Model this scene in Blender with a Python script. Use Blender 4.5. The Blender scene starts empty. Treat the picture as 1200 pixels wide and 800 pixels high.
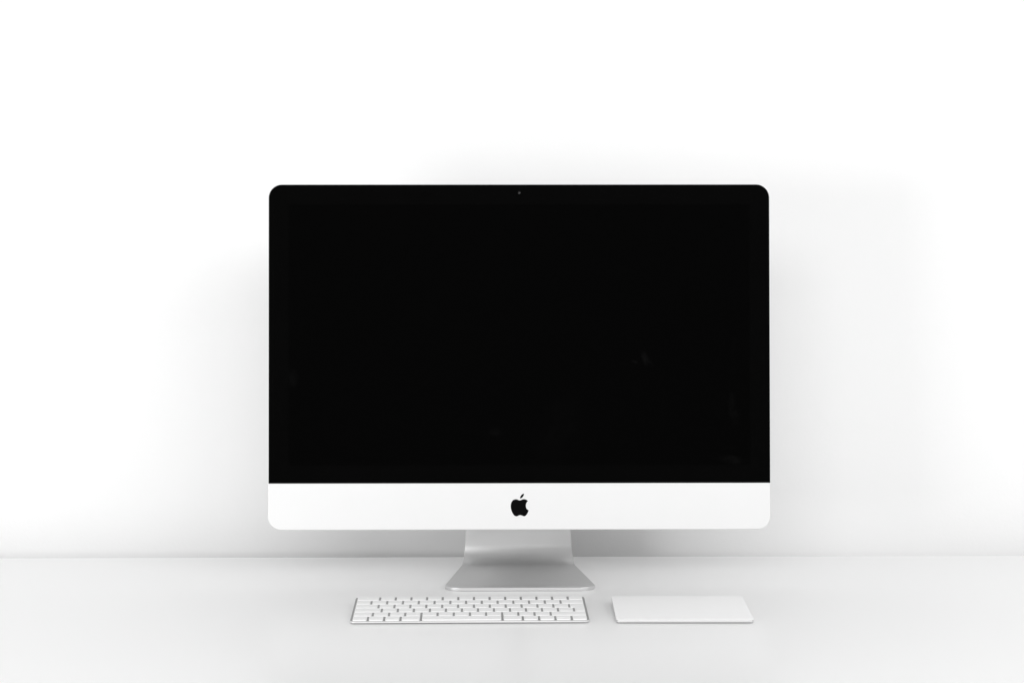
import bpy, bmesh, math
from mathutils import Matrix, Vector

S = bpy.context.scene
COL = S.collection
MM = 0.001

# ------------------------------------------------------------------ camera
F_PX, CAM_H = 2208.6, 437.4 * MM
YAW, PITCH, ROLL = -0.0098, -0.0504, 0.0008
cam_d = bpy.data.cameras.new('camera')
cam_d.sensor_width = 36.0
cam_d.lens = F_PX / 1200.0 * 36.0
cam_d.clip_start = 0.05
cam_d.clip_end = 100.0
cam = bpy.data.objects.new('camera', cam_d)
COL.objects.link(cam)
R = Matrix.Rotation(YAW, 3, 'Z') @ Matrix.Rotation(PITCH, 3, 'X') @ Matrix.Rotation(ROLL, 3, 'Y')
right, fwd, up = R @ Vector((1, 0, 0)), R @ Vector((0, 1, 0)), R @ Vector((0, 0, 1))
M = Matrix.Identity(4)
for i in range(3):
    M[i][0], M[i][1], M[i][2] = right[i], up[i], -fwd[i]
M[2][3] = CAM_H
cam.matrix_world = M
S.camera = cam

# ------------------------------------------------------------------ light
world = bpy.data.worlds.new('World')
S.world = world
world.use_nodes = True
bg = world.node_tree.nodes['Background']
bg.inputs[0].default_value = (1, 1, 1, 1)       # soft even light of a white room
bg.inputs[1].default_value = 0.50


def area(name, loc, target, sx, sy, power):
    d = bpy.data.lights.new(name, 'AREA')
    d.shape = 'RECTANGLE'
    d.size, d.size_y, d.energy = sx, sy, power
    o = bpy.data.objects.new(name, d)
    o.location = loc
    o.rotation_euler = (Vector(target) - Vector(loc)).to_track_quat('-Z', 'Y').to_euler()
    COL.objects.link(o)
    return o


area('window_light', (-1.80, 0.45, 0.28), (0.05, 2.55, 0.08), 0.66, 0.62, 17.5)
area('front_fill', (-0.3, -1.6, 2.0), (0.0, 2.6, 0.1), 3.0, 1.0, 60)  # unseen lamp added as frontal fill, standing in for room light
area('side_fill', (1.8, -0.1, 1.5), (0.5, 2.7, 0.2), 2.0, 1.1, 29)  # unseen lamp added to brighten the right wall and desk

S.view_settings.view_transform = 'Standard'
S.view_settings.look = 'None'
S.view_settings.exposure = 0.10
S.view_settings.gamma = 1.0
S.view_settings.use_curve_mapping = False
S.render.resolution_x, S.render.resolution_y = 1024, 682


# ------------------------------------------------------------------ materials
def mat(name, base, rough, metal=0.0, spec=0.5, noise=0.0, nscale=8.0, bump=0.0, bscale=300.0, rvar=0.0, coat=0.0):
    m = bpy.data.materials.new(name)
    m.use_nodes = True
    nt = m.node_tree
    b = nt.nodes['Principled BSDF']
    b.inputs['Base Color'].default_value = (base, base, base, 1)
    b.inputs['Roughness'].default_value = rough
    b.inputs['Metallic'].default_value = metal
    b.inputs['Specular IOR Level'].default_value = spec
    b.inputs['Coat Weight'].default_value = coat
    b.inputs['Coat Roughness'].default_value = 0.08
    tc = nt.nodes.new('ShaderNodeTexCoord')
    if noise or rvar:
        n = nt.nodes.new('ShaderNodeTexNoise')
        n.inputs['Scale'].default_value = nscale
        n.inputs['Detail'].default_value = 5
        nt.links.new(tc.outputs['Object'], n.inputs['Vector'])
        if noise:
            r = nt.nodes.new('ShaderNodeMapRange')
            r.inputs[3].default_value = base * (1 - noise)
            r.inputs[4].default_value = base * (1 + noise)
            nt.links.new(n.outputs['Fac'], r.inputs[0])
            nt.links.new(r.outputs[0], b.inputs['Base Color'])
        if rvar:
            r = nt.nodes.new('ShaderNodeMapRange')
            r.inputs[3].default_value = rough - rvar
            r.inputs[4].default_value = rough + rvar
            nt.links.new(n.outputs['Fac'], r.inputs[0])
            nt.links.new(r.outputs[0], b.inputs['Roughness'])
    if bump:
        n2 = nt.nodes.new('ShaderNodeTexNoise')
        n2.inputs['Scale'].default_value = bscale
        n2.inputs['Detail'].default_value = 4
        nt.links.new(tc.outputs['Object'], n2.inputs['Vector'])
        bp = nt.nodes.new('ShaderNodeBump')
        bp.inputs['Strength'].default_value = bump
        bp.inputs['Distance'].default_value = 0.0006
        nt.links.new(n2.outputs['Fac'], bp.inputs['Height'])
        nt.links.new(bp.outputs[0], b.inputs['Normal'])
    return m


M_WALL = mat('white_wall_paint', 0.84, 0.65, spec=0.25, noise=0.008, nscale=1.6, bump=0.25, bscale=220)
M_DESK = mat('white_lacquer_desk', 0.87, 0.29, spec=0.5)
M_ALU = mat('anodised_aluminium', 0.74, 0.42, metal=0.35, spec=0.5, noise=0.01, nscale=30, bump=0.04, bscale=4000)
M_STAND = mat('stand_aluminium', 0.65, 0.50, metal=0.95, noise=0.015, nscale=40, bump=0.05, bscale=4000)
M_PLATE_SHADED = mat('shaded_keyboard_aluminium', 0.30, 0.38, metal=0.6, noise=0.015, nscale=60, bump=0.04, bscale=4000)  # aluminium darkened: shade between the keys is put into its colour
M_SIDE = mat('trackpad_aluminium', 0.66, 0.45, metal=0.3, noise=0.01, nscale=60)
M_KEY = mat('white_key_plastic', 0.86, 0.42, spec=0.4, noise=0.01, nscale=40)
M_PAD = mat('white_touch_glass', 0.90, 0.30, spec=0.45, noise=0.005, nscale=20)
M_BLACK = mat('black_gloss_emblem', 0.002, 0.25, spec=0.05)
M_LENS = mat('camera_lens', 0.016, 0.15, spec=0.5)
M_RUBBER = mat('white_rubber', 0.45, 0.7, spec=0.2)
M_BEZEL = mat('black_glass_border', 0.0013, 0.10, spec=0.02, noise=0.2, nscale=12)
M_PANEL = mat('switched_off_panel', 0.0010, 0.10, spec=0.018)

# finger smudges on the glass, in the panel's own coordinates (metres)
nt = M_PANEL.node_tree
pb = nt.nodes['Principled BSDF']
tc = nt.nodes.new('ShaderNodeTexCoord')
nz = nt.nodes.new('ShaderNodeTexNoise')
nz.inputs['Scale'].default_value = 55
nz.inputs['Detail'].default_value = 3
nt.links.new(tc.outputs['Object'], nz.inputs['Vector'])
total = None
for (cx, cz, rx, rz, ang) in [(0.166, 0.2165, 0.005, 0.016, -0.45), (0.149, 0.217, 0.005, 0.002, 0.2),
                              (0.277, 0.155, 0.006, 0.022, -0.1), (0.275, 0.090, 0.018, 0.006, 0.2),
                              (-0.032, 0.127, 0.009, 0.005, 0.3), (-0.292, 0.20, 0.007, 0.016, 0.0),
                              (-0.225, 0.123, 0.002, 0.001, 0.0), (0.05, 0.13, 0.03, 0.05, 0.4)]:
    mp = nt.nodes.new('ShaderNodeMapping')
    mp.vector_type = 'TEXTURE'
    mp.inputs['Location'].default_value = (cx, 0, cz)
    mp.inputs['Rotation'].default_value = (0, ang, 0)
    mp.inputs['Scale'].default_value = (rx, 1, rz)
    nt.links.new(tc.outputs['Object'], mp.inputs['Vector'])
    ln = nt.nodes.new('ShaderNodeVectorMath')
    ln.operation = 'LENGTH'
    nt.links.new(mp.outputs[0], ln.inputs[0])
    mr = nt.nodes.new('ShaderNodeMapRange')
    mr.interpolation_type = 'SMOOTHSTEP'
    mr.inputs[1].default_value = 1.3
    mr.inputs[2].default_value = 0.4
    mr.inputs[3].default_value = 0.0
    mr.inputs[4].default_value = 0.15 if rz > 0.04 else (1.3 if rz == 0.016 and cx > 0 else 0.6)
    nt.links.new(ln.outputs['Value'], mr.inputs[0])
    if total is None:
        total = mr.outputs[0]
    else:
        ad = nt.nodes.new('ShaderNodeMath')
        ad.operation = 'MAXIMUM'
        nt.links.new(total, ad.inputs[0])
        nt.links.new(mr.outputs[0], ad.inputs[1])
        total = ad.outputs[0]
rr = nt.nodes.new('ShaderNodeMapRange')
rr.inputs[1].default_value = 0.35
rr.inputs[2].default_value = 0.65
nt.links.new(nz.outputs['Fac'], rr.inputs[0])
mu = nt.nodes.new('ShaderNodeMath')
mu.operation = 'MULTIPLY'
nt.links.new(total, mu.inputs[0])
nt.links.new(rr.outputs[0], mu.inputs[1])
cr = nt.nodes.new('ShaderNodeMapRange')
cr.inputs[3].default_value = 0.0009
cr.inputs[4].default_value = 0.0036
nt.links.new(mu.outputs[0], cr.inputs[0])
nt.links.new(cr.outputs[0], pb.inputs['Base Color'])


# ------------------------------------------------------------------ helpers
def mesh_obj(name, verts, faces, m, parent=None, smooth=True, angle=35):
    me = bpy.data.meshes.new(name)
    me.from_pydata([tuple(v) for v in verts], [], faces)
    bm = bmesh.new()
    bm.from_mesh(me)
    bmesh.ops.recalc_face_normals(bm, faces=bm.faces)
    bm.to_mesh(me)
    bm.free()
    if smooth:
        me.set_sharp_from_angle(angle=math.radians(angle))
        me.polygons.foreach_set('use_smooth', [len(p.vertices) == 4 for p in me.polygons])
    me.materials.append(m)
    o = bpy.data.objects.new(name, me)
    COL.objects.link(o)
    if parent:
        o.parent = parent
    return o


def rrect(x0, x1, y0, y1, r, seg=4):
    """rounded rectangle, counter-clockwise; r is one radius or four (x1y1, x0y1, x0y0, x1y0)"""
    rs = r if isinstance(r, (tuple, list)) else (r,) * 4
    pts = []
    for (cx, cy, sx, sy, a0), q in zip(((x1, y1, -1, -1, 0), (x0, y1, 1, -1, 90), (x0, y0, 1, 1, 180), (x1, y0, -1, 1, 270)), rs):
        if q <= 1e-9:
            pts.append((cx, cy))
            continue
        for k in range(seg + 1):
            a = math.radians(a0 + 90 * k / seg)
            pts.append((cx + sx * q + q * math.cos(a), cy + sy * q + q * math.sin(a)))
    return pts


def loft(rings, cap0=True, cap1=True):
    n = len(rings[0])
    verts, faces = [], []
    for r in rings:
        verts += r
    for i in range(len(rings) - 1):
        for k in range(n):
            a, b = i * n + k, i * n + (k + 1) % n
            faces.append((a, b, b + n, a + n))
    if cap0:
        faces.append(tuple(range(n))[::-1])
    if cap1:
        faces.append(tuple((len(rings) - 1) * n + k for k in range(n)))
    return verts, faces


def inset_poly(pts, d):
    """inward offset of a counter-clockwise outline"""
    n = len(pts)
    out = []
    for i in range(n):
        p0, p1, p2 = Vector(pts[i - 1]), Vector(pts[i]), Vector(pts[(i + 1) % n])
        e1, e2 = (p1 - p0).normalized(), (p2 - p1).normalized()
        n1, n2 = Vector((-e1.y, e1.x)), Vector((-e2.y, e2.x))
        b = n1 + n2
        b = b / max(0.3, b.dot(n1))
        out.append((p1.x + b.x * d, p1.y + b.y * d))
    return out


def empty(name, loc, rz, label, cat):
    o = bpy.data.objects.new(name, None)
    o.location = loc
    o.rotation_euler = (0, 0, rz)
    o.empty_display_size = 0.05
    o['label'] = label
    o['category'] = cat
    COL.objects.link(o)
    return o


# ------------------------------------------------------------------ setting: wall and desk
WALL_Y = 2.712  # set back from the desk; gap shaped to darken the wall's base
DESK_BACK = 2.643
v, f = loft([[(-4, WALL_Y, z), (4, WALL_Y, z), (4, WALL_Y + 0.1, z), (-4, WALL_Y + 0.1, z)] for z in (-0.8, 2.8)])
wall = mesh_obj('wall', v, f, M_WALL, smooth=False)
wall['kind'] = 'structure'
wall['label'] = 'plain white painted wall behind the desk'

outl = rrect(-1.9, 1.9, 1.25, DESK_BACK, 0.006, 4)
T = 0.74  # unseen solid depth, added to keep light from below out of the gap
v, f = loft([[(x, y, -T) for x, y in outl],
             [(x, y, -0.0015) for x, y in outl],
             [(x, y, -0.0004) for x, y in inset_poly(outl, 0.0004)],
             [(x, y, 0.0) for x, y in inset_poly(outl, 0.0015)]])
desk = mesh_obj('desk', v, f, M_DESK)
desk['kind'] = 'structure'
desk['label'] = 'glossy white desk with a solid light-blocking body, just off the wall'

# ------------------------------------------------------------------ all-in-one computer
SX, SY, SZ, SA, ST = 33.45 * MM, 2420.5 * MM, 71.8 * MM, -0.0022, 0.0684
WID, HEI, CHIN, RAD = 650 * MM, 447 * MM, 60.2 * MM, 17 * MM
FOOT_Y = 2376.5 * MM
comp = empty('desktop_computer', (SX, FOOT_Y + 0.1, 0), 0,
             'large all-in-one computer with black screen, white chin and grey metal stand', 'computer')


def pose(o):
    """local frame of the display: x across, y to the rear, z up the screen from the chin's lower edge"""
    o.matrix_local = (Matrix.Translation((0, SY - FOOT_Y - 0.1, SZ)) @ Matrix.Rotation(SA, 4, 'Z')
                      @ Matrix.Rotation(-ST, 4, 'X'))


base = rrect(-WID / 2, WID / 2, 0, HEI, RAD, 10)
cx, cz = 0.0, HEI / 2


def ring(sc, y, d=0.0):
    p = inset_poly(base, d) if d else base
    return [(x * sc, y, cz + (z - cz) * sc) for x, z in p]


GL = 0.0016                                             # glass thickness: the chin stands level with it
# body: flat front, 5 mm edge, domed rear
rings = [ring(1, 0.0, 0.0010), ring(1, 0.0003, 0.0003), ring(1, 0.0010), ring(1, 0.0045), ring(1, 0.0056, 0.0010)]
for k in range(1, 15):
    t = k / 15.0
    rings.append(ring(1 - 0.006 - t * 0.97, 0.0056 + 0.044 * (1 - (1 - t) ** 2.6)))
v, f = loft(rings)
housing = mesh_obj('housing', v, f, M_ALU, comp)
pose(housing)

# black glass over everything above the chin, 0.7 mm inside the edge, proud by a hair
go = rrect(-WID / 2 + 0.0007, WID / 2 - 0.0007, CHIN, HEI - 0.0007, (RAD, RAD, 0, 0), 10)
v, f = loft([[(x, 0.0008, z) for x, z in go], [(x, -0.0003, z) for x, z in go],
             [(x, -0.0006, z) for x, z in inset_poly(go, 0.0003)]])
glass = mesh_obj('screen_glass', v, f, M_BEZEL, comp)
glass['label'] = 'glossy black glass covering the front above the chin'
pose(glass)
PB = 0.0265
po = rrect(-WID / 2 + PB, WID / 2 - PB, CHIN + 0.0235, HEI - PB, 0.0003, 1)
v, f = loft([[(x, -0.0004, z) for x, z in po], [(x, -0.00066, z) for x, z in po]])
mesh_obj('display_panel', v, f, M_PANEL, glass, smooth=False)
# webcam: small dark ring with a paler eye, in the upper border
cz_c = HEI - 0.0115
ring_pts = [(0.0032 * math.cos(a), 0.0032 * math.sin(a)) for a in [2 * math.pi * k / 20 for k in range(20)]]
v, f = loft([[(x, -0.0003, cz_c + z) for x, z in ring_pts], [(x, -0.0008, cz_c + z) for x, z in ring_pts],
             [(x * 0.55, -0.00085, cz_c + z * 0.55) for x, z in ring_pts]])
mesh_obj('camera_ring', v, f, M_BEZEL, glass)
v, f = loft([[(x * 0.55, -0.0008, cz_c + z * 0.55) for x, z in ring_pts], [(x * 0.45, -0.00125, cz_c + z * 0.45) for x, z in ring_pts],
             [(x * 0.2, -0.0015, cz_c + z * 0.2) for x, z in ring_pts]])
mesh_obj('camera_lens', v, f, M_LENS, glass)


# emblem on the chin: outline in 1/20 px of the photograph's chin, turned into millimetres
def catmull(pts, closed, seg=5):
    out = []
    n = len(pts)
    rng = range(n if closed else n - 1)
    for i in rng:
        p = [Vector(pts[(i + j) % n] if closed else pts[min(max(i + j, 0), n - 1)]) for j in (-1, 0, 1, 2)]
        for k in range(seg):
            t = k / seg
            out.append(tuple(0.5 * ((2 * p[1]) + (p[2] - p[0]) * t + (2 * p[0] - 5 * p[1] + 4 * p[2] - p[3]) * t * t
                                    + (3 * p[1] - p[0] - 3 * p[2] + p[3]) * t ** 3)))
    if not closed:
        out.append(tuple(pts[-1]))
    return out


EM = 1 / 20.0 / 0.9125 * MM
EZ = 0.0315                                             # emblem centre above the chin's lower edge


def em(pts):
    return [((x - 590) * EM, EZ + (430 - y) * EM) for x, y in pts]


body = [(785, 328), (752, 298), (702, 283), (660, 288), (622, 304), (592, 311), (560, 302), (525, 288), (490, 287), (448, 298),
        (414, 328), (391, 372), (381, 430), (385, 500), (401, 562), (430, 622), (464, 666), (492, 682), (518, 685), (546, 677),
        (578, 662), (606, 658), (640, 666), (674, 681), (706, 684), (732, 670), (766, 630), (788, 585), (803, 545)]
bite = [(803, 545), (768, 523), (745, 488), (736, 440), (743, 390), (762, 350), (785, 328)]
pts = catmull(body, False)[:-1] + catmull(bite, False)[:-1]


def plate(name, pts, parent):
    p = em(pts)
    if sum(p[i - 1][0] * p[i][1] - p[i][0] * p[i - 1][1] for i in range(len(p))) < 0:
        p = p[::-1]
    v, f = loft([[(x, 0.0003, z) for x, z in p], [(x, -0.0003, z) for x, z in p]])
    return mesh_obj(name, v, f, M_BLACK, parent, smooth=False)


emblem = plate('emblem', pts, comp)
emblem['label'] = 'black apple-shaped emblem with a bite on the chin'
pose(emblem)
leaf = catmull([(600, 268), (603, 235), (622, 198), (655, 166), (692, 150)], False)[:-1] + \
    catmull([(692, 150), (690, 182), (672, 218), (642, 250), (600, 268)], False)[:-1]
plate('leaf', leaf, emblem)

# stand: one bent plate, foot tapering to the neck
prof = []                                               # (y from foot front, z of upper face, half width)
TH = 0.0047
R_B, LEAN = 0.026, math.radians(80)
yb = 0.168
front_r = 0.021
HW0, HW1, HW2 = 0.0985, 0.0775, 0.0715


def half_w(s, s_bend, s_end):
    if s <= s_bend:
        return HW0 + (HW1 - HW0) * s / s_bend
    t = (s - s_bend) / (s_end - s_bend)
    t2 = min(1.0, t * 2.6)
    return HW1 + (HW2 - HW1) * (1 - (1 - t2) ** 2)


path = []                                               # (s, y, z, ny, nz) centre line
N_C = 8
for k in range(N_C + 1):                                # rounded front corners
    a = math.pi / 2 * k / N_C
    path.append((front_r * (1 - math.cos(a)), 'c', a))
ss = [front_r + (yb - front_r) * k / 10 for k in range(1, 11)]
flat = [(s, s, 0.0, 0.0) for s in ss]
ANG = math.pi / 2 + (math.pi / 2 - LEAN)                # total turn, past upright: neck leans to the front
arcs = [(yb + R_B * ANG * k / 16, yb + R_B * math.sin(ANG * k / 16), R_B * (1 - math.cos(ANG * k / 16)), ANG * k / 16)
        for k in range(1, 17)]
s1, y1, z1, a1 = arcs[-1]
NECK = 0.185
neck = [(s1 + NECK * k / 8, y1 + NECK * k / 8 * math.cos(a1), z1 + NECK * k / 8 * math.sin(a1), a1) for k in range(1, 9)]
s_end = neck[-1][0]
rows = []
for s, _, a in path:
    rows.append((s, s, 0.0, 0.0, half_w(s, yb, s_end) - front_r + front_r * math.sin(a)))
for s, y, z, a in flat + arcs + neck:
    rows.append((s, y, z, a, half_w(s, yb, s_end)))
B = 0.0010
rings = []


def srow(y, z, a, hw, shrink=0.0):
    ny, nz = -math.sin(a), math.cos(a)                  # normal of the upper/front face
    sec = [(-hw, B), (-hw, TH - B), (-hw + B * 0.3, TH - B * 0.3), (-hw + B, TH), (hw - B, TH), (hw - B * 0.3, TH - B * 0.3),
           (hw, TH - B), (hw, B), (hw - B * 0.3, B * 0.3), (hw - B, 0), (-hw + B, 0), (-hw + B * 0.3, B * 0.3)]
    mid = TH / 2
    return [(x, FOOT_Y + y + ny * (mid + (h - mid) * (1 - shrink)), z + nz * (mid + (h - mid) * (1 - shrink))) for x, h in sec]


r0 = rows[0]
rings.append(srow(-0.0000, 0, 0, r0[4], 2 * B / TH))
rings.append(srow(0.0004, 0, 0, r0[4] + 0.0012, 0.6 * B / TH))
for (s, y, z, a, hw) in rows[1:]:
    rings.append(srow(max(y, 0.0008) + 0.0004, z, a, hw))
v, f = loft(rings)
v = [(x, y - FOOT_Y - 0.1, z) for x, y, z in v]
stand = mesh_obj('stand', v, f, M_STAND, comp, angle=50)
stand['label'] = 'bent grey aluminium plate, foot curving up into the neck'

# hinge block between neck and housing
hy, hz = rows[-1][1] - 0.1, rows[-1][2]
hp = rrect(-0.055, 0.055, hz - 0.030, hz + 0.004, 0.008, 4)
yh1 = SY - FOOT_Y - 0.1 + 0.045
v, f = loft([[(x, min(hy, yh1) - 0.022, z) for x, z in hp], [(x, hy + 0.004, z) for x, z in hp]])
mesh_obj('hinge', v, f, M_STAND, comp)

# ------------------------------------------------------------------ keyboard
kb = empty('keyboard', (-28.5 * MM, 2227.6 * MM, 0), 0.0101,
           'slim wireless keyboard with white keys on an aluminium base, before the stand', 'keyboard')
KW, KD = 279 * MM, 115 * MM
Z0, ZF, ZB = 0.0009, 0.0036, 0.0100


def plane(y, off=0.0):
    return ZF + (ZB - ZF) * (y + KD / 2) / KD + off


SL = math.atan2(ZB - ZF, KD)


def wedge(name, w, d, r, m, parent, zf, zb, z0, bev=0.0005):
    o = rrect(-w / 2, w / 2, -d / 2, d / 2, r, 6)
    zt = lambda y: zf + (zb - zf) * (y + d / 2) / d
    oi, oj = inset_poly(o, bev * 0.35), inset_poly(o, bev)
    bi = inset_poly(o, 0.0010)
    v, f = loft([[(x, y, z0) for x, y in bi], [(x, y, z0 + 0.0008) for x, y in o], [(x, y, zt(y) - bev) for x, y in o],
                 [(x, y, zt(y) - bev * 0.35) for x, y in oi], [(x, y, zt(y)) for x, y in oj]])
    return mesh_obj(name, v, f, m, parent, angle=50)


kbase = wedge('base', KW, KD, 0.0055, M_SIDE, kb, ZF - 0.0003, ZB - 0.0003, Z0, 0.0003)
o = rrect(-KW / 2 + 0.0005, KW / 2 - 0.0005, -KD / 2 + 0.0004, KD / 2 - 0.0005, 0.005, 6)
v, f = loft([[(x, y, plane(y, -0.0008)) for x, y in o], [(x, y, plane(y)) for x, y in o]])
mesh_obj('shaded_key_plate', v, f, M_PLATE_SHADED, kb)  # darkened sheet over the base, painted-in shade between the keys


def foot(parent, x, y, r=0.006, h=None):
    c = [(x + r * math.cos(2 * math.pi * k / 14), y + r * math.sin(2 * math.pi * k / 14)) for k in range(14)]
    ci = [(x + (px - x) * 0.85, y + (py - y) * 0.85) for px, py in c]
    v, f = loft([[(px, py, 0.0) for px, py in ci], [(px, py, 0.0004) for px, py in c], [(px, py, 0.0013) for px, py in c]])
    return mesh_obj('rubber_foot', v, f, M_RUBBER, parent)


for fx in (-0.122, 0.122):
    for fy in (-0.044, 0.044):
        foot(kb, fx, fy)

PITCH_K, GAP = 19.0 * MM, 2.7 * MM
X0 = -KW / 2 + 3.1 * MM
KH = 0.0016
ROWY = []                                               # (y0, y1) of each row, front to back
y = -KD / 2 + 1.6 * MM
for k in range(6):
    h = 16.6 * MM if k < 5 else 15.4 * MM
    ROWY.append((y, y + h))
    y += h + 2.45 * MM
key_cache = {}


def key_mesh(outline, tag):
    if tag in key_cache:
        return key_cache[tag]
    b = 0.00035
    bot = inset_poly(outline, -0.00015)
    v, f = loft([[(x, y, 0.0) for x, y in bot], [(x, y, KH - b) for x, y in outline],
                 [(x, y, KH - b * 0.3) for x, y in inset_poly(outline, b * 0.3)], [(x, y, KH) for x, y in inset_poly(outline, b)]])
    me = bpy.data.meshes.new('key')
    me.from_pydata(v, [], f)
    bm = bmesh.new()
    bm.from_mesh(me)
    bmesh.ops.recalc_face_normals(bm, faces=bm.faces)
    bm.to_mesh(me)
    bm.free()
    me.set_sharp_from_angle(angle=math.radians(40))
    me.polygons.foreach_set('use_smooth', [len(p.vertices) == 4 for p in me.polygons])
    me.materials.append(M_KEY)
    key_cache[tag] = me
    return me


def place_key(name, xc, yc, me):
    o = bpy.data.objects.new(name, me)
    o.parent = kb
    o.location = (xc, yc, plane(yc, -0.0002))
    o.rotation_euler = (SL, 0, 0)
    COL.objects.link(o)


def rect_key(u0, u1, y0, y1, name='key'):
    w = (u1 - u0) * PITCH_K - GAP
    h = y1 - y0
    xc = X0 + u0 * PITCH_K + w / 2
    me = key_mesh(rrect(-w / 2, w / 2, -h / 2, h / 2, 0.0016, 2), (round(w, 5), round(h, 5)))
    place_key(name, xc, (y0 + y1) / 2, me)


widths = [
    [1, 1, 1, 1.25, 5, 1.25, 1, 1, 1, 1],               # bottom row: the third key from the right end is split
    [1.25] + [1] * 11 + [2.25],
    [1.75] + [1] * 12,
    [1.5] + [1] * 12,
    [1] * 13 + [1.5],
    [1.5] + [1] * 13,
]
for r, ws in enumerate(widths):
    u = 0.0
    y0, y1 = ROWY[r]
    for k, w in enumerate(ws):
        if r == 0 and k == 8:
            ym = (y0 + y1) / 2
            rect_key(u, u + w, y0, ym - 0.0004, 'arrow_key')
            rect_key(u, u + w, ym + 0.0004, y1, 'arrow_key')
        elif r == 0 and k in (7, 9):
            rect_key(u, u + w, y0, y1, 'arrow_key')
        elif r == 0 and k == 4:
            rect_key(u, u + w, y0, y1, 'space_bar')
        else:
            rect_key(u, u + w, y0, y1)
        u += w
# tall return key: wide upper arm, narrower lower arm
xr = X0 + 14.5 * PITCH_K - GAP
xa, xb = X0 + 13.5 * PITCH_K, X0 + 13.75 * PITCH_K
ya, yb_, yc_ = ROWY[2][0], ROWY[3][0], ROWY[3][1]
ox, oy = (xa + xr) / 2, (ya + yc_) / 2
q = 0.0016
o_ret = [(xr, ya + q), (xr, yc_ - q), (xr - q * 0.3, yc_ - q * 0.3), (xr - q, yc_), (xa + q, yc_), (xa + q * 0.3, yc_ - q * 0.3),
         (xa, yc_ - q), (xa, yb_ + q), (xa + q * 0.3, yb_ + q * 0.3), (xa + q, yb_), (xb, yb_), (xb, ya + q),
         (xb + q * 0.3, ya + q * 0.3), (xb + q, ya), (xr - q, ya), (xr - q * 0.3, ya + q * 0.3)]
place_key('return_key', ox, oy, key_mesh([(x - ox, y - oy) for x, y in o_ret], 'ret'))

# ------------------------------------------------------------------ trackpad
tp = empty('trackpad', (223.1 * MM, 2226.4 * MM, 0), -0.0115,
           'flat white wireless trackpad lying beside the keyboard', 'trackpad')
TW = 160 * MM
wedge('base', TW, KD, 0.0042, M_SIDE, tp, 0.0029, 0.0091, Z0, 0.0002)
o = rrect(-TW / 2, TW / 2, -KD / 2, KD / 2, 0.0042, 6)
zt = lambda y, off: 0.0029 + (0.0091 - 0.0029) * (y + KD / 2) / KD + off
v, f = loft([[(x, y, zt(y, -0.0002)) for x, y in inset_poly(o, 0.0013)], [(x, y, zt(y, 0.0008)) for x, y in inset_poly(o, 0.0014)],
             [(x, y, zt(y, 0.0008)) for x, y in o], [(x, y, zt(y, 0.0014)) for x, y in o],
             [(x, y, zt(y, 0.0015)) for x, y in inset_poly(o, 0.0002)]])
touch = mesh_obj('touch_surface', v, f, M_PAD, tp, angle=50)
for fx in (-0.066, 0.066):
    for fy in (-0.044, 0.044):
        foot(tp, fx, fy)
